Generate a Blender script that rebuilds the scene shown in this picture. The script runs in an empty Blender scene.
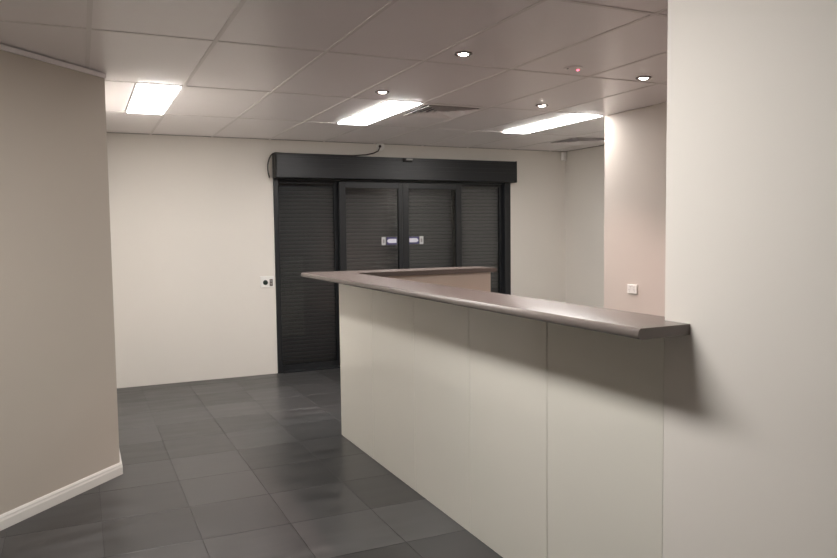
import bpy, bmesh, math, random
from mathutils import Matrix, Vector
random.seed(4)
SC = bpy.context.scene
C = SC.collection

# ------------------------------------------------------------------ camera
CAM_H = 1.49
cam = bpy.data.cameras.new('camera')
cam.sensor_width = 36.0
cam.lens = 728.66 / 837.0 * 36.0
cam.clip_start = 0.05
cam_o = bpy.data.objects.new('camera', cam)
C.objects.link(cam_o)
r_, u_, f_ = (0.90713227, -0.42066357, -0.01237755), (0.03870592, 0.05410799, 0.99778463), (0.41906192, 0.90560173, -0.06536527)
cam_o.matrix_world = Matrix(((r_[0], u_[0], -f_[0], 0), (r_[1], u_[1], -f_[1], 0), (r_[2], u_[2], -f_[2], CAM_H), (0, 0, 0, 1)))
SC.camera = cam_o

# ------------------------------------------------------------------ world, exposure, lamp levels
w = bpy.data.worlds.new('night')
SC.world = w
w.use_nodes = True
w.node_tree.nodes['Background'].inputs[0].default_value = (0.010, 0.012, 0.016, 1)
w.node_tree.nodes['Background'].inputs[1].default_value = 1.0
SC.view_settings.view_transform = 'Standard'
SC.view_settings.look = 'None'
SC.view_settings.gamma = 1.0
SC.view_settings.use_curve_mapping = False
SC.view_settings.exposure = 1.75
PANEL_LIGHT = 8.5            # emission of the fluorescent panels
CORRIDOR_LIGHT = 15.0       # unseen corridor panel, brightened to light the wall end and counter
PANEL_COLOUR = (1.0, 0.968, 0.935)
SPOT_WATTS = 17.0            # each halogen downlight
SPOT_COLOUR = (1.0, 0.74, 0.68)
SPOT_LENS = 26.0


# ------------------------------------------------------------------ materials
def rgb(h):
    c = [int(h[i:i + 2], 16) / 255 for i in (0, 2, 4)]
    return tuple(x / 12.92 if x <= 0.04045 else ((x + 0.055) / 1.055) ** 2.4 for x in c) + (1,)


def mat(name, col, rough=0.5, metal=0.0, noise=0.0, scale=(8, 8, 8), bump=0.0, emit=0.0, vary=0.0, spec=0.5, coat=0.0, nrough=0.0):
    m = bpy.data.materials.new(name)
    m.use_nodes = True
    nt = m.node_tree
    b = nt.nodes['Principled BSDF']
    b.inputs['Roughness'].default_value = rough
    b.inputs['Metallic'].default_value = metal
    b.inputs['Specular IOR Level'].default_value = spec
    b.inputs['Coat Weight'].default_value = coat
    b.inputs['Coat Roughness'].default_value = 0.08
    if emit:
        b.inputs['Emission Color'].default_value = col
        b.inputs['Emission Strength'].default_value = emit
    tc = nt.nodes.new('ShaderNodeTexCoord')
    mp = nt.nodes.new('ShaderNodeMapping')
    mp.inputs['Scale'].default_value = scale
    geo = nt.nodes.new('ShaderNodeNewGeometry')
    nt.links.new(geo.outputs['Position'], mp.inputs['Vector'])
    nz = nt.nodes.new('ShaderNodeTexNoise')
    nz.inputs['Scale'].default_value = 1.0
    nz.inputs['Detail'].default_value = 5.0
    nt.links.new(mp.outputs[0], nz.inputs['Vector'])
    hs = nt.nodes.new('ShaderNodeHueSaturation')
    hs.inputs['Color'].default_value = col
    mr = nt.nodes.new('ShaderNodeMapRange')
    mr.inputs['From Min'].default_value = 0.25
    mr.inputs['From Max'].default_value = 0.75
    mr.inputs['To Min'].default_value = 1 - noise
    mr.inputs['To Max'].default_value = 1 + noise
    nt.links.new(nz.outputs['Fac'], mr.inputs['Value'])
    val = mr.outputs[0]
    if vary:
        oi = nt.nodes.new('ShaderNodeObjectInfo')
        m2 = nt.nodes.new('ShaderNodeMapRange')
        m2.inputs['To Min'].default_value = 1 - vary
        m2.inputs['To Max'].default_value = 1 + vary
        nt.links.new(oi.outputs['Random'], m2.inputs['Value'])
        mu = nt.nodes.new('ShaderNodeMath')
        mu.operation = 'MULTIPLY'
        nt.links.new(val, mu.inputs[0])
        nt.links.new(m2.outputs[0], mu.inputs[1])
        val = mu.outputs[0]
    nt.links.new(val, hs.inputs['Value'])
    nt.links.new(hs.outputs[0], b.inputs['Base Color'])
    if nrough:
        m3 = nt.nodes.new('ShaderNodeMapRange')
        m3.inputs['From Min'].default_value = 0.25
        m3.inputs['From Max'].default_value = 0.75
        m3.inputs['To Min'].default_value = rough - nrough
        m3.inputs['To Max'].default_value = rough + nrough
        nt.links.new(nz.outputs['Fac'], m3.inputs['Value'])
        nt.links.new(m3.outputs[0], b.inputs['Roughness'])
    if bump:
        bp = nt.nodes.new('ShaderNodeBump')
        bp.inputs['Strength'].default_value = bump
        bp.inputs['Distance'].default_value = 0.002
        nt.links.new(nz.outputs['Fac'], bp.inputs['Height'])
        nt.links.new(bp.outputs[0], b.inputs['Normal'])
    return m


def glass_mat(name, tint=(0.80, 0.81, 0.81, 1)):
    m = bpy.data.materials.new(name)
    m.use_nodes = True
    nt = m.node_tree
    nt.nodes.clear()
    out = nt.nodes.new('ShaderNodeOutputMaterial')
    tr = nt.nodes.new('ShaderNodeBsdfTransparent')
    tr.inputs[0].default_value = tint
    gl = nt.nodes.new('ShaderNodeBsdfGlossy')
    gl.inputs['Roughness'].default_value = 0.03
    fr = nt.nodes.new('ShaderNodeFresnel')
    fr.inputs[0].default_value = 1.5
    mx = nt.nodes.new('ShaderNodeMixShader')
    nt.links.new(fr.outputs[0], mx.inputs[0])
    nt.links.new(tr.outputs[0], mx.inputs[1])
    nt.links.new(gl.outputs[0], mx.inputs[2])
    nt.links.new(mx.outputs[0], out.inputs[0])
    return m


M = {
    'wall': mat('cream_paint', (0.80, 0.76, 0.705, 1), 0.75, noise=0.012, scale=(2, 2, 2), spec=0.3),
    'beige': mat('beige_wall', (0.55, 0.495, 0.43, 1), 0.75, noise=0.012, scale=(2, 2, 2), spec=0.3),  # darker and more beige than the cream walls
    'pink': mat('cream_paint_pink_light', (0.62, 0.56, 0.51, 1), 0.75, noise=0.012, scale=(2, 2, 2), spec=0.3),  # office wall: dim pink downlight tint put into the colour
    'ceil': mat('ceiling_vinyl', (0.94, 0.89, 0.885, 1), 0.32, noise=0.01, scale=(3, 3, 3), vary=0.015, spec=0.5),
    'tee': mat('tee_bar_enamel', (0.84, 0.80, 0.785, 1), 0.5, spec=0.3),
    'slab': mat('ceiling_void', (0.16, 0.15, 0.15, 1), 0.9),
    'grout': mat('dark_grout', (0.040, 0.040, 0.040, 1), 0.6),
    'tile': mat('charcoal_tile', (0.052, 0.0515, 0.052, 1), 0.36, noise=0.42, scale=(3, 11, 4), bump=0.03, vary=0.34, nrough=0.08),
    'white': mat('white_gloss', (0.80, 0.78, 0.74, 1), 0.35),
    'plastic': mat('white_plastic', (0.88, 0.87, 0.84, 1), 0.4),
    'panel': mat('cream_laminate', (0.76, 0.735, 0.66, 1), 0.08, noise=0.008, scale=(2, 2, 2)),
    'core': mat('counter_core', (0.30, 0.28, 0.25, 1), 0.7),
    'inner': mat('beige_laminate', (0.68, 0.59, 0.51, 1), 0.45),
    'top': mat('taupe_laminate', (0.155, 0.131, 0.119, 1), 0.27, noise=0.01, scale=(5, 5, 5)),
    'alu': mat('charcoal_aluminium', (0.013, 0.0145, 0.017, 1), 0.40, metal=0.0, noise=0.03, scale=(1, 1, 40)),
    'black': mat('black_rubber', (0.010, 0.010, 0.010, 1), 0.55),
    'slat': mat('shutter_slat', (0.20, 0.19, 0.182, 1), 0.55, noise=0.03, scale=(3, 3, 30)),
    'glass': glass_mat('tinted_glass'),
    'cable': mat('brown_cable', (0.030, 0.022, 0.017, 1), 0.5),
    'chrome': mat('satin_metal', (0.55, 0.53, 0.52, 1), 0.3, metal=1.0),
    'ring': mat('brushed_ring', (0.22, 0.20, 0.19, 1), 0.35, metal=1.0),
    'grey': mat('grey_plastic', (0.34, 0.33, 0.32, 1), 0.4),
    'brown': mat('bronze_key_switch', (0.17, 0.13, 0.12, 1), 0.45),
    'green': mat('dark_green_button', (0.008, 0.022, 0.016, 1), 0.35),
    'violet': mat('violet_sticker', (0.085, 0.075, 0.21, 1), 0.5),
    'arrow': mat('white_sticker', (0.80, 0.80, 0.88, 1), 0.5),
    'sgrey': mat('pale_grey_sticker', (0.62, 0.62, 0.62, 1), 0.5),
    'lamp': mat('panel_diffuser', PANEL_COLOUR + (1,), 0.5, emit=PANEL_LIGHT),
    'lamp_corridor': mat('corridor_diffuser', PANEL_COLOUR + (1,), 0.5, emit=CORRIDOR_LIGHT),
    'halogen': mat('halogen_lamp', (1.0, 0.86, 0.76, 1), 0.5, emit=SPOT_LENS),
    'led': mat('red_led', (1.0, 0.10, 0.16, 1), 0.5, emit=1.6),
    'vent_dark': mat('vent_plenum', (0.05, 0.042, 0.042, 1), 0.9),
}


# ------------------------------------------------------------------ helpers
def link(name, bm, m, parent=None, loc=None, smooth=False):
    me = bpy.data.meshes.new(name)
    bmesh.ops.recalc_face_normals(bm, faces=bm.faces)
    bm.to_mesh(me)
    bm.free()
    me.materials.append(M[m])
    if smooth:
        for p in me.polygons:
            p.use_smooth = True
    return link_me(name, me, parent, loc)


def link_me(name, me, parent=None, loc=None):
    o = bpy.data.objects.new(name, me)
    C.objects.link(o)
    if loc is not None:
        o.location = loc
    if parent is not None:
        o.parent = parent
    return o


def box(bm, x0, x1, y0, y1, z0, z1, bev=0.0, seg=2):
    b2 = bmesh.new()
    vs = [b2.verts.new((x, y, z)) for x in (x0, x1) for y in (y0, y1) for z in (z0, z1)]
    for f in ((0, 1, 3, 2), (4, 6, 7, 5), (0, 4, 5, 1), (2, 3, 7, 6), (0, 2, 6, 4), (1, 5, 7, 3)):
        b2.faces.new([vs[i] for i in f])
    if bev:
        bmesh.ops.bevel(b2, geom=list(b2.edges), offset=bev, segments=seg, profile=0.5, affect='EDGES')
    merge(bm, b2)
    return bm


def merge(bm, b2):
    me = bpy.data.meshes.new('tmp')
    b2.to_mesh(me)
    b2.free()
    bm.from_mesh(me)
    bpy.data.meshes.remove(me)


def B(*a, **k):
    return box(bmesh.new(), *a, **k)


def prism(pts, z0, z1):
    bm = bmesh.new()
    lo = [bm.verts.new((x, y, z0)) for x, y in pts]
    hi = [bm.verts.new((x, y, z1)) for x, y in pts]
    n = len(pts)
    bm.faces.new(lo[::-1])
    bm.faces.new(hi)
    for i in range(n):
        bm.faces.new((lo[i], lo[(i + 1) % n], hi[(i + 1) % n], hi[i]))
    return bm


def lathe(prof, n=24, axis='Z'):
    """profile of (radius, height) turned about an axis; closed where radius is 0"""
    bm = bmesh.new()
    rings = []
    for r, z in prof:
        if r < 1e-6:
            rings.append([bm.verts.new((0, 0, z))])
        else:
            rings.append([bm.verts.new((r * math.cos(2 * math.pi * i / n), r * math.sin(2 * math.pi * i / n), z)) for i in range(n)])
    for a, b in zip(rings, rings[1:]):
        for i in range(n):
            j = (i + 1) % n
            if len(a) == 1 and len(b) == 1:
                continue
            if len(a) == 1:
                bm.faces.new((a[0], b[i], b[j]))
            elif len(b) == 1:
                bm.faces.new((a[i], b[0], a[j]))
            else:
                bm.faces.new((a[i], b[i], b[j], a[j]))
    if axis == '-Y':      # +z of the profile points to -Y
        bmesh.ops.transform(bm, matrix=Matrix.Rotation(math.pi / 2, 4, 'X'), verts=bm.verts)
    return bm


def tube(pts, rad, n=8):
    bm = bmesh.new()
    P = [Vector(p) for p in pts]
    rings = []
    for i, p in enumerate(P):
        t = (P[min(i + 1, len(P) - 1)] - P[max(i - 1, 0)]).normalized()
        a = t.cross(Vector((0, 1, 0)))
        if a.length < 0.1:
            a = t.cross(Vector((0, 0, 1)))
        a.normalize()
        b = t.cross(a)
        rings.append([bm.verts.new(p + rad * (math.cos(2 * math.pi * k / n) * a + math.sin(2 * math.pi * k / n) * b)) for k in range(n)])
    for A, Bq in zip(rings, rings[1:]):
        for k in range(n):
            bm.faces.new((A[k], A[(k + 1) % n], Bq[(k + 1) % n], Bq[k]))
    bm.faces.new(rings[0])
    bm.faces.new(rings[-1][::-1])
    return bm


def tag(o, label, cat=None, group=None, kind=None):
    o['label'] = label
    if cat:
        o['category'] = cat
    if group:
        o['group'] = group
    if kind:
        o['kind'] = kind
    return o


def empty(name, loc=(0, 0, 0), rz=0.0):
    o = bpy.data.objects.new(name, None)
    o.empty_display_size = 0.1
    C.objects.link(o)
    o.location = loc
    o.rotation_euler = (0, 0, rz)
    return o


def clone(o, parent=None):
    c = o.copy()
    C.objects.link(c)
    c.parent = parent
    for ch in [k for k in bpy.data.objects if k.parent == o]:
        clone(ch, c)
    return c


# ------------------------------------------------------------------ dimensions (metres)
HC = 2.463               # ceiling height
DB = 7.60                # back wall
XP = 1.69                # counter front / pillar face
XM, YM = 4.15, 5.10      # reception side wall and its outside corner
XF = 5.575               # far right wall
YR = -2.6                # wall behind the viewer
LX, LY = 0.170, 4.840    # outside corner of the angled wall
LD = (0.676, 0.737)      # direction of the angled wall
LL = 4.4
LEX, LEY = LX - LD[0] * LL, LY - LD[1] * LL

# ------------------------------------------------------------------ walls
DX0, DX1, DZ = 1.853, 4.757, 2.20     # door opening
bm = bmesh.new()
box(bm, LX - 0.3, DX0, DB, DB + 0.22, 0, HC)
box(bm, DX1, XF, DB, DB + 0.22, 0, HC)
box(bm, DX0, DX1, DB, DB + 0.22, DZ, HC)
tag(link('wall_back', bm, 'wall'), 'cream painted back wall around the glass sliding door', 'wall', kind='structure')

nx, ny = LD[1], -LD[0]                # normal of the angled wall towards the room
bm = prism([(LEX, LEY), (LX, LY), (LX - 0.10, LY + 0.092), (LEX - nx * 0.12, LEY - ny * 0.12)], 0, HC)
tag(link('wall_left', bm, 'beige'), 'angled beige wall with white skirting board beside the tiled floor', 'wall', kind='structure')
tag(link('wall_left_return', prism([(LX, LY + 0.0), (LX, DB), (LX - 0.10, DB), (LX - 0.10, LY + 0.092)], 0, HC), 'wall'),
    'cream return wall behind the corner of the angled wall', 'wall', kind='structure')
tag(link('wall_left_rear', B(LEX - 0.12, LEX, YR, LEY, 0, HC), 'wall'), 'cream side wall running on from the angled wall', 'wall', kind='structure')
tag(link('wall_rear', B(LEX - 0.12, XM + 0.12, YR - 0.12, YR, 0, HC), 'wall'), 'cream wall closing the corridor', 'wall', kind='structure')
tag(link('wall_right', B(XP, XP + 0.125, YR, 1.776, 0, HC), 'wall'), 'pale cream wall end that the counter top is notched around', 'wall', kind='structure')
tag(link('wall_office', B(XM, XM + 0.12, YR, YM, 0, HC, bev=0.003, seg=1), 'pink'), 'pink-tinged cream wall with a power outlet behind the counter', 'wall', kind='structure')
tag(link('wall_office_return', B(XM + 0.12, XF, YM - 0.12, YM, 0, HC), 'wall'), 'cream return wall of the entrance recess', 'wall', kind='structure')
tag(link('wall_far_right', B(XF, XF + 0.12, YM - 0.12, DB + 0.22, 0, HC), 'wall'), 'cream side wall of the recess right of the sliding door', 'wall', kind='structure')


# skirting board of the angled wall: a profile swept along both legs
def skirting(name, label, path_pts, offs):
    prof = [(0.0, 0.0), (0.016, 0.0), (0.016, 0.046), (0.012, 0.057), (0.012, 0.063), (0.006, 0.073), (0.0, 0.075)]
    bm = bmesh.new()
    rings = []
    for (px, py), (ox, oy) in zip(path_pts, offs):
        rings.append([bm.verts.new((px + ox * d, py + oy * d, z)) for d, z in prof])
    n = len(prof)
    for a, b in zip(rings, rings[1:]):
        for i in range(n):
            bm.faces.new((a[i], a[(i + 1) % n], b[(i + 1) % n], b[i]))
    bm.faces.new(rings[0])
    bm.faces.new(rings[-1][::-1])
    return tag(link(name, bm, 'white'), label, 'baseboard', kind='structure')


mit = (1.0, -(1 - nx) / (-ny) if ny else 0)      # mitre between the normals (nx, ny) and (1, 0)
k = 1 / (nx * mit[0] + ny * mit[1])
skirting('baseboard_left', 'white moulded skirting board along the angled wall', [(LEX, LEY), (LX, LY), (LX, DB)],
         [(nx, ny), (mit[0] * k, mit[1] * k), (1, 0)])
# perimeter angle at the head of the angled wall
bm = prism([(LEX, LEY), (LEX + nx * 0.014, LEY + ny * 0.014), (LX + nx * 0.014, LY + ny * 0.014), (LX, LY)], HC - 0.030, HC - 0.003)
tag(link('trim_1', bm, 'tee'), 'thin off-white ceiling angle along the top of the angled wall', 'trim', kind='structure')

# ------------------------------------------------------------------ floor
floor = tag(link('floor', B(LEX - 0.12, XF + 0.12, YR - 0.12, DB + 0.22, -0.12, -0.003), 'grout'),
            'dark grey tiled floor', 'floor', kind='structure')
TX, TY, GAP = 0.4395, 0.4725, 0.0025
tile_me = {}


def floor_tile(x0, x1, y0, y1):
    key = (round(x1 - x0, 3), round(y1 - y0, 3))
    if key not in tile_me:
        a, b = key
        bm = bmesh.new()
        e = 0.0006
        lo = [bm.verts.new(p) for p in ((0, 0, -0.01), (a, 0, -0.01), (a, b, -0.01), (0, b, -0.01))]
        mi = [bm.verts.new(p) for p in ((0, 0, -e), (a, 0, -e), (a, b, -e), (0, b, -e))]
        hi = [bm.verts.new(p) for p in ((e, e, 0), (a - e, e, 0), (a - e, b - e, 0), (e, b - e, 0))]
        for q, r in ((lo, mi), (mi, hi)):
            for i in range(4):
                j = (i + 1) % 4
                bm.faces.new((q[i], q[j], r[j], r[i]))
        bm.faces.new(hi)
        bm.faces.new(lo[::-1])
        me = bpy.data.meshes.new('floor_tile')
        bmesh.ops.recalc_face_normals(bm, faces=bm.faces)
        bm.to_mesh(me)
        bm.free()
        me.materials.append(M['tile'])
        tile_me[key] = me
    link_me('floor_tile', tile_me[key], floor, (x0, y0, 0))


def left_limit(y):      # x of the wall line on the left at depth y
    if y >= LY:
        return LX
    if y <= LEY:
        return LEX
    return LX - (LY - y) * LD[0] / LD[1]


for j in range(-8, 10):
    y0, y1 = 3.60 + TY * j, 3.60 + TY * (j + 1)
    y1c = min(y1, DB)
    if y0 > DB - 0.02:
        continue
    for i in range(-8, 12):
        x0, x1 = 0.485 + TX * i, 0.485 + TX * (i + 1)
        if x1 < left_limit(y0):
            continue
        x1c = min(x1, XF)
        if x0 > XF - 0.02 or (y0 < YM - 0.1 and x0 > XM) or (y1 < 1.7 and x0 > XP):
            continue
        floor_tile(x0 + GAP / 2, x1c - GAP / 2, y0 + GAP / 2, y1c - GAP / 2)

# ------------------------------------------------------------------ ceiling
ceil = tag(link('ceiling', B(LEX - 0.12, XF + 0.12, YR - 0.12, DB + 0.22, HC + 0.02, HC + 0.12), 'slab'),
           'suspended ceiling of pale vinyl tiles in a metal grid', 'ceiling', kind='structure')
GX, GY, TW = 0.3925 * 1.49, 0.823 * 1.49, 0.022


def mx(i):
    return 0.051 * 1.49 + GX * i


def my(j):
    return 2.581 * 1.49 + GY * j      # j = 0 is the row line crossing the near half of the ceiling


I0, I1 = -5, 10
J0, J1 = -5, 3
xs = [LEX - 0.1] + [mx(i) for i in range(I0, I1) if LEX - 0.05 < mx(i) < XF - 0.05] + [XF]
ys = [YR - 0.05] + [my(j) for j in range(J0, J1 + 1) if YR < my(j) < DB - 0.06] + [DB]
# holes: light panels are the right half of a cell, vents the near half
LCY = 1.73                                      # near end of the corridor panel, which straddles a row line
X7 = mx(7) - 0.040                              # right side of the panel by the wall corner
LIGHTS = [(1, 1), (4, 1), (7, 1)]       # (column line on its right, row line at its near end)
VENTS = [(4, 1), (8, 2)]                         # (column line on its left, row line at its near end)
ct_me = {}


def ceiling_tile(x0, x1, y0, y1):
    h = TW / 2 - 0.001
    x0, x1, y0, y1 = x0 + h, x1 - h, y0 + h, y1 - h
    key = (round(x1 - x0, 3), round(y1 - y0, 3))
    if key[0] < 0.02 or key[1] < 0.02:
        return
    if key not in ct_me:
        bm = B(0, key[0], 0, key[1], 0.003, 0.0195)
        me = bpy.data.meshes.new('ceiling_tile')
        bmesh.ops.recalc_face_normals(bm, faces=bm.faces)
        bm.to_mesh(me)
        bm.free()
        me.materials.append(M['ceil'])
        ct_me[key] = me
    link_me('ceiling_tile', ct_me[key], ceil, (x0, y0, HC))


def near(v, lst):
    return min(range(len(lst)), key=lambda q: abs(lst[q] - v))


lights_at = {(near(mx(a), xs), near(my(b) if my(b) > YR else YR, ys)) for a, b in LIGHTS}
vents_at = {(near(mx(a), xs), near(my(b), ys)) for a, b in VENTS}
tees = []
for a in range(len(xs) - 1):
    for b in range(len(ys) - 1):
        x0, x1, y0, y1 = xs[a], xs[a + 1], ys[b], ys[b + 1]
        if (a + 1, b) in lights_at:
            ceiling_tile(x0, (X7 if abs(x1 - mx(7)) < 0.01 else x1) - GX / 2, y0, y1)
        elif abs(x1 - mx(1)) < 0.01 and y1 > LCY and y0 < LCY + GY:
            ya, yb = max(y0, LCY), min(y1, LCY + GY)
            ceiling_tile(x0, x1 - GX / 2, ya, yb)
            ceiling_tile(x0, x1, y0, ya)
            ceiling_tile(x0, x1, yb, y1)
            for yy in (ya, yb):
                if y0 < yy < y1:
                    tees.append((x0, x1, yy))
        elif (a, b) in vents_at:
            ceiling_tile(x0, x1, y0 + 0.60, y1)
        else:
            ceiling_tile(x0, x1, y0, y1)
tb_me = {}


def tee_bar(x0, x1, y0, y1):
    key = (round(x1 - x0, 3), round(y1 - y0, 3))
    if key not in tb_me:
        bm = B(0, key[0], 0, key[1], 0.0, 0.0028)
        box(bm, key[0] / 2 - 0.002 if key[0] < key[1] else 0, key[0] / 2 + 0.002 if key[0] < key[1] else key[0],
            0 if key[0] < key[1] else key[1] / 2 - 0.002, key[1] if key[0] < key[1] else key[1] / 2 + 0.002, 0.0028, 0.0195)
        me = bpy.data.meshes.new('tee_bar')
        bmesh.ops.recalc_face_normals(bm, faces=bm.faces)
        bm.to_mesh(me)
        bm.free()
        me.materials.append(M['tee'])
        tb_me[key] = me
    link_me('tee_bar', tb_me[key], ceil, (x0, y0, HC))


for x0, x1, y in tees:
    tee_bar(x0 + TW / 2, x1 - TW / 2, y - TW / 2, y + TW / 2)
for x in xs[1:-1]:
    tee_bar(x - TW / 2, x + TW / 2, YR, DB)
for y in ys[1:-1]:
    for a in range(len(xs) - 1):
        cut = GX / 2 if abs(xs[a + 1] - mx(1)) < 0.01 and LCY < y < LCY + GY else TW / 2
        tee_bar(xs[a] + TW / 2, xs[a + 1] - cut, y - TW / 2, y + TW / 2)


# ------------------------------------------------------------------ light panels
def light_panel(x1, y0, label, lamp='lamp'):
    W, L = GX / 2 - 0.012, GY - 0.026
    t = empty('ceiling_light', (x1 - 0.011 - W, y0 + 0.013, HC))
    bm = bmesh.new()
    f = 0.008
    box(bm, 0, W, 0, f, 0.0, 0.018)
    box(bm, 0, W, L - f, L, 0.0, 0.018)
    box(bm, 0, f, f, L - f, 0.0, 0.018)
    box(bm, W - f, W, f, L - f, 0.0, 0.018)
    link('light_frame', bm, 'white', t)
    link('diffuser', B(f, W - f, f, L - f, -0.006, 0.004), lamp, t)
    tag(t, label, 'ceiling light', 'fluorescent ceiling panels')


light_panel(mx(1), my(1), 'bright white ceiling light panel beside the angled wall')
light_panel(mx(4), my(1), 'bright white ceiling light panel beside the air vent')
light_panel(X7, my(1), 'bright white ceiling light panel by the corner of the pink-tinged wall')
light_panel(mx(1), LCY, 'bright white ceiling light panel in the corridor before the counter', 'lamp_corridor')




# ------------------------------------------------------------------ air vents: four-way louvred faces
def air_vent(x0, y0, label):
    W = GX - 0.024
    L = 0.60 - 0.014
    t = empty('air_vent', (x0 + 0.012, y0 + 0.012, HC))
    link('plenum', B(0.02, W - 0.02, 0.02, L - 0.02, 0.014, 0.019), 'vent_dark', t)

    def ring(i0, z0, i1, z1, th=0.0016):
        bm = bmesh.new()
        a = [(i0, i0), (W - i0, i0), (W - i0, L - i0), (i0, L - i0)]
        b = [(i1, i1), (W - i1, i1), (W - i1, L - i1), (i1, L - i1)]
        A0 = [bm.verts.new((x, y, z0)) for x, y in a]
        B0 = [bm.verts.new((x, y, z1)) for x, y in b]
        A1 = [bm.verts.new((x, y, z0 + th)) for x, y in a]
        B1 = [bm.verts.new((x, y, z1 + th)) for x, y in b]
        for q in range(4):
            r = (q + 1) % 4
            bm.faces.new((A0[q], A0[r], B0[r], B0[q]))
            bm.faces.new((A1[q], B1[q], B1[r], A1[r]))
            bm.faces.new((A0[q], A1[q], A1[r], A0[r]))
            bm.faces.new((B0[q], B0[r], B1[r], B1[q]))
        return bm
    link('vent_frame', ring(0.0, -0.001, 0.045, -0.001, 0.006), 'ceil', t)
    for q in range(5):
        d = 0.050 + 0.043 * q
        link('louvre', ring(d, -0.012, d + 0.034, 0.010), 'ceil', t)
    link('centre_plate', B(0.266, W - 0.266, 0.266, L - 0.266, -0.012, -0.006), 'ceil', t)
    tag(t, label, 'air vent', 'square ceiling air vents')


air_vent(mx(4), my(1), 'square louvred air vent in the ceiling beside a light panel')
air_vent(mx(8), my(2), 'square louvred air vent in the ceiling of the far recess')


# ------------------------------------------------------------------ downlights
def downlight(x, y, label):
    t = empty('downlight', (x, y, HC))
    link('trim_ring', lathe([(0.030, 0.0028), (0.050, 0.0028), (0.050, -0.002), (0.043, -0.006), (0.033, -0.003), (0.030, 0.0028)], 28), 'ring', t, smooth=True)
    link('lamp', lathe([(0.0, -0.010), (0.014, -0.009), (0.024, -0.005), (0.029, 0.0025)], 24), 'halogen', t)
    li = bpy.data.lights.new('halogen_beam', 'SPOT')
    li.energy = SPOT_WATTS
    li.color = SPOT_COLOUR
    li.spot_size = math.radians(104)
    li.spot_blend = 0.8
    li.shadow_soft_size = 0.03
    lo = bpy.data.objects.new('halogen_beam', li)
    C.objects.link(lo)
    lo.location = (0, 0, -0.03)
    lo.parent = t
    tag(t, label, 'downlight', 'halogen downlights above the counter')


downlight(1.952, 4.782, 'round halogen downlight beside the middle light panel')
downlight(1.958, 3.604, 'round halogen downlight above the middle of the long counter')
downlight(2.010, 2.490, 'round halogen downlight above the counter near the wall end')
downlight(3.329, 4.846, 'round halogen downlight before the light panel by the wall corner')
downlight(3.353, 3.734, 'round halogen downlight nearest the pink-tinged wall with the outlet')
downlight(3.353, 2.560, 'round halogen downlight hidden behind the wall end')

# ------------------------------------------------------------------ smoke detector with a red light
t = empty('smoke_detector', (2.745, 3.668, HC))
link('detector_base', lathe([(0.0, 0.002), (0.058, 0.002), (0.058, -0.002), (0.050, -0.006), (0.0, -0.007)], 28), 'ceil', t, smooth=False)
link('red_light', lathe([(0.0, -0.007), (0.008, -0.005), (0.011, 0.0)], 14), 'led', t, (0.040, 0.005, -0.005))
link('sounder_hole', lathe([(0.0, -0.003), (0.006, -0.003), (0.006, 0.0)], 12), 'black', t, (-0.040, 0.0, -0.005))
tag(t, 'flat round smoke detector with a small red light on the ceiling', 'smoke detector')

# ------------------------------------------------------------------ sliding door in the back wall
door = empty('door_1', ((DX0 + DX1) / 2, DB, 0))
tag(door, 'black framed automatic glass sliding door with a deep header box', 'door', kind='structure')
ox, oy = (DX0 + DX1) / 2, DB


def dpart(name, bm, m, parent=door):
    bmesh.ops.translate(bm, vec=(-ox, -oy, 0), verts=bm.verts)
    return link(name, bm, m, parent)


# outer frame
dpart('jamb', B(1.856, 1.905, 7.585, 7.715, 0, 2.16, bev=0.003, seg=1), 'alu')
dpart('jamb', B(4.675, 4.754, 7.585, 7.715, 0, 2.16, bev=0.003, seg=1), 'alu')
dpart('head_rail', B(1.905, 4.675, 7.602, 7.715, 2.045, 2.16), 'alu')
dpart('threshold', B(1.905, 4.675, 7.56, 7.715, 0.0005, 0.012), 'alu')


def framed(name, x0, x1, y0, y1, z0, z1, sl, sr, top, bot, glass=True):
    bm = bmesh.new()
    box(bm, x0, x0 + sl, y0, y1, z0, z1, bev=0.003, seg=1)
    box(bm, x1 - sr, x1, y0, y1, z0, z1, bev=0.003, seg=1)
    box(bm, x0 + sl, x1 - sr, y0, y1, z1 - top, z1)
    box(bm, x0 + sl, x1 - sr, y0, y1, z0, z0 + bot)
    fr = dpart(name, bm, 'alu')
    ym = (y0 + y1) / 2
    dpart('pane', B(x0 + sl - 0.005, x1 - sr + 0.005, ym - 0.003, ym + 0.003, z0 + bot - 0.005, z1 - top + 0.005), 'glass', fr)
    return fr


framed('fixed_panel', 1.906, 2.608, 7.655, 7.695, 0.013, 2.044, 0.012, 0.070, 0.03, 0.055)
framed('fixed_panel', 4.000, 4.674, 7.655, 7.695, 0.013, 2.044, 0.070, 0.030, 0.03, 0.055)
leafL = framed('sliding_leaf', 2.562, 3.310, 7.552, 7.600, 0.018, 2.035, 0.073, 0.049, 0.065, 0.09)
leafR = framed('sliding_leaf', 3.312, 4.062, 7.552, 7.600, 0.018, 2.035, 0.073, 0.069, 0.065, 0.09)


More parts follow.
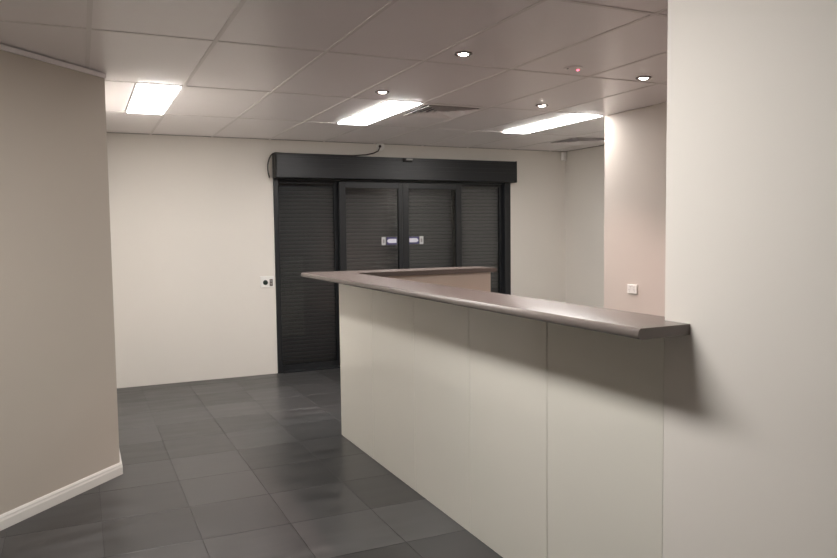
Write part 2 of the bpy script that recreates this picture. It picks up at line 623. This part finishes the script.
# stickers on the leaves, on the room side of the glass
def sticker(leaf, xa, xb, z, s):
    y = 7.5728
    # pale square
    a = xa if s < 0 else xb
    dpart('square_sticker', B(a - 0.024, a + 0.024, y - 0.0004, y, z - 0.045, z + 0.045), 'sgrey', leaf)
    dpart('square_mark', B(a - 0.010, a + 0.010, y - 0.0008, y - 0.0004, z - 0.022, z + 0.018), 'grey', leaf)
    c = xb if s < 0 else xa
    dpart('arrow_backing', B(c - 0.062, c + 0.062, y - 0.0004, y, z - 0.040, z + 0.040), 'violet', leaf)
    pts = [(-0.060, 0.0), (-0.036, -0.023), (0.056, -0.023), (0.056, 0.023), (-0.036, 0.023)]
    bm = bmesh.new()
    lo = [bm.verts.new((c - s * px, y - 0.0009, z + pz)) for px, pz in pts]
    hi = [bm.verts.new((c - s * px, y - 0.0004, z + pz)) for px, pz in pts]
    bm.faces.new(lo)
    bm.faces.new(hi[::-1])
    for i in range(5):
        bm.faces.new((lo[i], hi[i], hi[(i + 1) % 5], lo[(i + 1) % 5]))
    dpart('arrow', bm, 'arrow', leaf)


ZS = CAM_H - 0.105
sticker(leafL, 3.080, 3.180, ZS, -1)
sticker(leafR, 3.452, 3.548, ZS + 0.004, 1)

# header box with ridges, end caps and a sensor
HY0, HX0, HX1, HZ0, HZ1 = 7.462, 1.850, 4.768, 2.062, 2.306
hd = dpart('header_box', B(HX0 + 0.012, HX1 - 0.012, HY0, DB - 0.001, HZ0, HZ1, bev=0.004, seg=1), 'alu')
dpart('end_cap', B(HX0, HX0 + 0.012, HY0 - 0.002, DB - 0.001, HZ0 - 0.004, HZ1 + 0.003, bev=0.002, seg=1), 'black', hd)
dpart('end_cap', B(HX1 - 0.012, HX1, HY0 - 0.002, DB - 0.001, HZ0 - 0.004, HZ1 + 0.003, bev=0.002, seg=1), 'black', hd)
for z in (HZ0 + 0.012, HZ0 + 0.105, HZ0 + 0.150, HZ1 - 0.045, HZ1 - 0.022):
    dpart('header_rib', B(HX0 + 0.013, HX1 - 0.013, HY0 - 0.005, HY0 + 0.001, z, z + 0.007), 'alu', hd)
sx, sz = 3.337, HZ1 - 0.022
dpart('sensor_housing', B(sx - 0.058, sx + 0.050, HY0 - 0.03, HY0, sz - 0.026, sz + 0.016, bev=0.008, seg=2), 'black', hd)
dpart('sensor_lens', B(sx - 0.030, sx + 0.050, HY0 - 0.0325, HY0 - 0.027, sz - 0.008, sz + 0.013, bev=0.002, seg=1), 'grey', hd)

# ------------------------------------------------------------------ roller shutter behind the glass
SY = 7.765
sh = empty('roller_shutter', ((DX0 + DX1) / 2, SY, 0))
tag(sh, 'closed dark grey slatted roller shutter behind the glass door', 'roller shutter')
SW = DX1 - DX0 - 0.06
PITCH = 0.042
prof = []
for q in range(6):
    a = q / 5
    prof.append((-0.0022 * math.sin(math.pi * a), a * (PITCH - 0.004)))
prof = prof + [(y + 0.004, z) for y, z in reversed(prof)]
bm = bmesh.new()
L0 = [bm.verts.new((-SW / 2, y, z)) for y, z in prof]
L1 = [bm.verts.new((SW / 2, y, z)) for y, z in prof]
n = len(prof)
for i in range(n):
    bm.faces.new((L0[i], L0[(i + 1) % n], L1[(i + 1) % n], L1[i]))
bm.faces.new(L0)
bm.faces.new(L1[::-1])
first = link('slat', bm, 'slat', sh, (0, 0, 0.06))
for q in range(1, 51):
    link_me('slat', first.data, sh, (0, 0, 0.06 + PITCH * q))
link('bottom_bar', B(-SW / 2, SW / 2, -0.012, 0.012, 0.0005, 0.058, bev=0.004, seg=1), 'alu', sh)
for s in (-1, 1):
    link('guide_rail', B(s * (SW / 2 + 0.014) - 0.012, s * (SW / 2 + 0.014) + 0.012, -0.03, 0.03, 0.0005, 2.195), 'alu', sh)

# ------------------------------------------------------------------ reception counter
CY0, CY1, CZ = 1.7763, 5.035, 1.162
CXE = 2.930
ct = empty('reception_counter', (XP, CY0, 0))
tag(ct, 'L-shaped reception counter clad in glossy cream panels', 'counter')


def cpart(name, bm, m, label=None):
    bmesh.ops.translate(bm, vec=(-XP, -CY0, 0), verts=bm.verts)
    o = link(name, bm, m, ct)
    if label:
        o['label'] = label
    return o


PW = (CY1 - CY0) / 5
for q in range(5):
    y0 = CY0 + PW * q
    cpart('front_panel', B(XP, XP + 0.018, y0 + (0.0014 if q else 0), y0 + PW - (0.0014 if q < 4 else 0), 0.0, CZ, bev=0.0028, seg=1), 'panel')
cpart('core', B(XP + 0.0175, XP + 0.045, CY0, CY1 - 0.018, 0.0, CZ - 0.001), 'core')
cpart('inner_panel', B(XP + 0.045, XP + 0.060, CY0, CY1 - 0.06, 0.0, CZ), 'inner')
EW = (CXE - XP - 0.018) / 2
for q in range(2):
    cpart('end_panel', B(XP + 0.018 + EW * q + 0.0015, XP + 0.018 + EW * (q + 1) - 0.0015, CY1 - 0.018, CY1, 0, CZ, bev=0.0015, seg=1), 'panel')
cpart('core', B(XP + 0.045, CXE - 0.016, CY1 - 0.045, CY1 - 0.0175, 0.0, CZ - 0.001), 'core')
cpart('inner_panel', B(XP + 0.060, CXE - 0.016, CY1 - 0.060, CY1 - 0.045, 0.0, CZ), 'inner', 'beige inner face of the short counter leg')
cpart('edge_panel', B(CXE - 0.016, CXE, CY1 - 0.060, CY1 - 0.018, 0.0, CZ, bev=0.001, seg=1), 'inner')

# the L-shaped top, bull-nosed along its edges and notched around the wall end
T0, T1 = CZ, CZ + 0.0335
pts = [(1.480, 1.662), (XP - 0.0005, 1.668), (XP - 0.0005, 1.7765), (1.775, 1.7765), (1.775, 4.950), (2.978, 4.950), (2.978, 5.275), (1.480, 5.275)]
bm = prism(pts, T0, T1)
bm.edges.ensure_lookup_table()
sel = []
for e in bm.edges:
    a, b = e.verts
    if abs(a.co.z - b.co.z) > 1e-4:
        continue
    fx = abs(a.co.x - 1.48) < 1e-4 and abs(b.co.x - 1.48) < 1e-4
    fy = abs(a.co.y - 5.275) < 1e-4 and abs(b.co.y - 5.275) < 1e-4
    fe = abs(a.co.x - 2.978) < 1e-4 and abs(b.co.x - 2.978) < 1e-4
    gi = abs(a.co.x - 1.775) < 1e-4 and abs(b.co.x - 1.775) < 1e-4
    gj = abs(a.co.y - 4.95) < 1e-4 and abs(b.co.y - 4.95) < 1e-4
    if fx or fy or fe or gi or gj:
        sel.append(e)
bmesh.ops.bevel(bm, geom=sel, offset=0.0145, segments=5, profile=0.5, affect='EDGES')
top = link('counter_top', bm, 'top')
for p in top.data.polygons:
    p.use_smooth = True
top.data.set_sharp_from_angle(angle=math.radians(40))
tag(top, 'taupe L-shaped laminate bar top with a rounded front edge', 'counter top')


# ------------------------------------------------------------------ wall fittings
# exit button and key switch on the wall left of the door
t = empty('door_control_plate', (1.762, DB, CAM_H - 0.510))
link('plate', B(-0.072, 0.072, -0.011, -0.0005, -0.060, 0.060, bev=0.003, seg=2), 'plastic', t)
link('push_button', lathe([(0.0, 0.006), (0.018, 0.005), (0.026, 0.002), (0.026, 0.0)], 20, '-Y'), 'green', t, (-0.018, -0.011, -0.006))
kb = link('key_switch', B(0.026, 0.058, -0.015, -0.010, -0.045, 0.028, bev=0.002, seg=1), 'brown', t)
link('key_barrel', lathe([(0.0, 0.004), (0.010, 0.004), (0.010, 0.0)], 16, '-Y'), 'chrome', kb, (0.042, -0.015, -0.022))
link('switch_rocker', B(0.034, 0.050, -0.018, -0.0145, -0.004, 0.018, bev=0.001, seg=1), 'grey', kb)
tag(t, 'white wall plate with a round dark button and key switch beside the door', 'switch')

# round cable outlet above the header
t = empty('cable_outlet', (3.068, DB, CAM_H + 0.947))
gx = 3.068
link('outlet_plate', lathe([(0.0, 0.007), (0.042, 0.007), (0.050, 0.003), (0.051, 0.0005)], 24, '-Y'), 'plastic', t, smooth=False)
link('cable_gland', lathe([(0.0, 0.016), (0.012, 0.016), (0.016, 0.010), (0.016, 0.006)], 16, '-Y'), 'black', t, (-0.006, 0, 0.0))
tag(t, 'small round white cable outlet on the wall above the door header', 'cable outlet')

# cable from the outlet along the header and hanging at its end
zc = HZ1 + 0.010
z0 = CAM_H + 0.947
P = [(3.058, DB - 0.016, z0), (3.052, DB - 0.022, z0 - 0.020), (3.03, DB - 0.030, z0 - 0.055), (2.97, DB - 0.04, z0 - 0.082), (2.88, DB - 0.05, z0 - 0.103),
     (2.80, DB - 0.06, zc + 0.010), (2.72, DB - 0.065, zc + 0.001), (2.5, DB - 0.07, zc), (2.3, DB - 0.07, zc), (2.1, DB - 0.07, zc), (1.96, DB - 0.07, zc), (1.90, DB - 0.07, zc + 0.003),
     (1.868, DB - 0.07, zc + 0.004), (1.840, DB - 0.068, zc - 0.006), (1.818, DB - 0.066, zc - 0.030), (1.800, DB - 0.062, zc - 0.068), (1.790, DB - 0.058, zc - 0.115),
     (1.790, DB - 0.050, zc - 0.165), (1.797, DB - 0.040, zc - 0.205), (1.808, DB - 0.026, zc - 0.235), (1.814, DB - 0.012, zc - 0.246)]
cb = link('power_cable', tube(P, 0.007, 8), 'cable', None, smooth=True)
tag(cb, 'thin dark cable draped over the door header and looping at its end', 'cable')

# motion detector in the far corner
t = empty('motion_detector', (XF - 0.045, DB - 0.001, HC - 0.010))
link('housing', B(-0.030, 0.030, -0.045, 0.0, -0.105, 0.0, bev=0.008, seg=2), 'plastic', t)
link('lens_window', B(-0.019, 0.019, -0.049, -0.043, -0.090, -0.045, bev=0.002, seg=1), 'white', t)
tag(t, 'small white motion detector high in the corner by the ceiling', 'motion detector')

# double power outlet on the reception side wall
t = empty('power_outlet', (XM, 4.727, 0.990), -math.pi / 2)      # local -Y points to world -X
link('plate', B(-0.058, 0.058, -0.013, -0.0005, -0.037, 0.037, bev=0.003, seg=2), 'plastic', t)
for s in (-1, 1):
    link('rocker_switch', B(s * 0.020 - 0.007, s * 0.020 + 0.007, -0.017, -0.012, 0.012, 0.028, bev=0.001, seg=1), 'plastic', t)
    for dx, dz in ((-0.007, -0.006), (0.007, -0.006), (0.0, -0.020)):
        link('pin_slot', B(s * 0.030 + dx - 0.0015, s * 0.030 + dx + 0.0015, -0.0138, -0.0125, dz - 0.005, dz + 0.005), 'grey', t)
tag(t, 'white double power outlet on the pink-tinged wall behind the counter', 'power outlet')
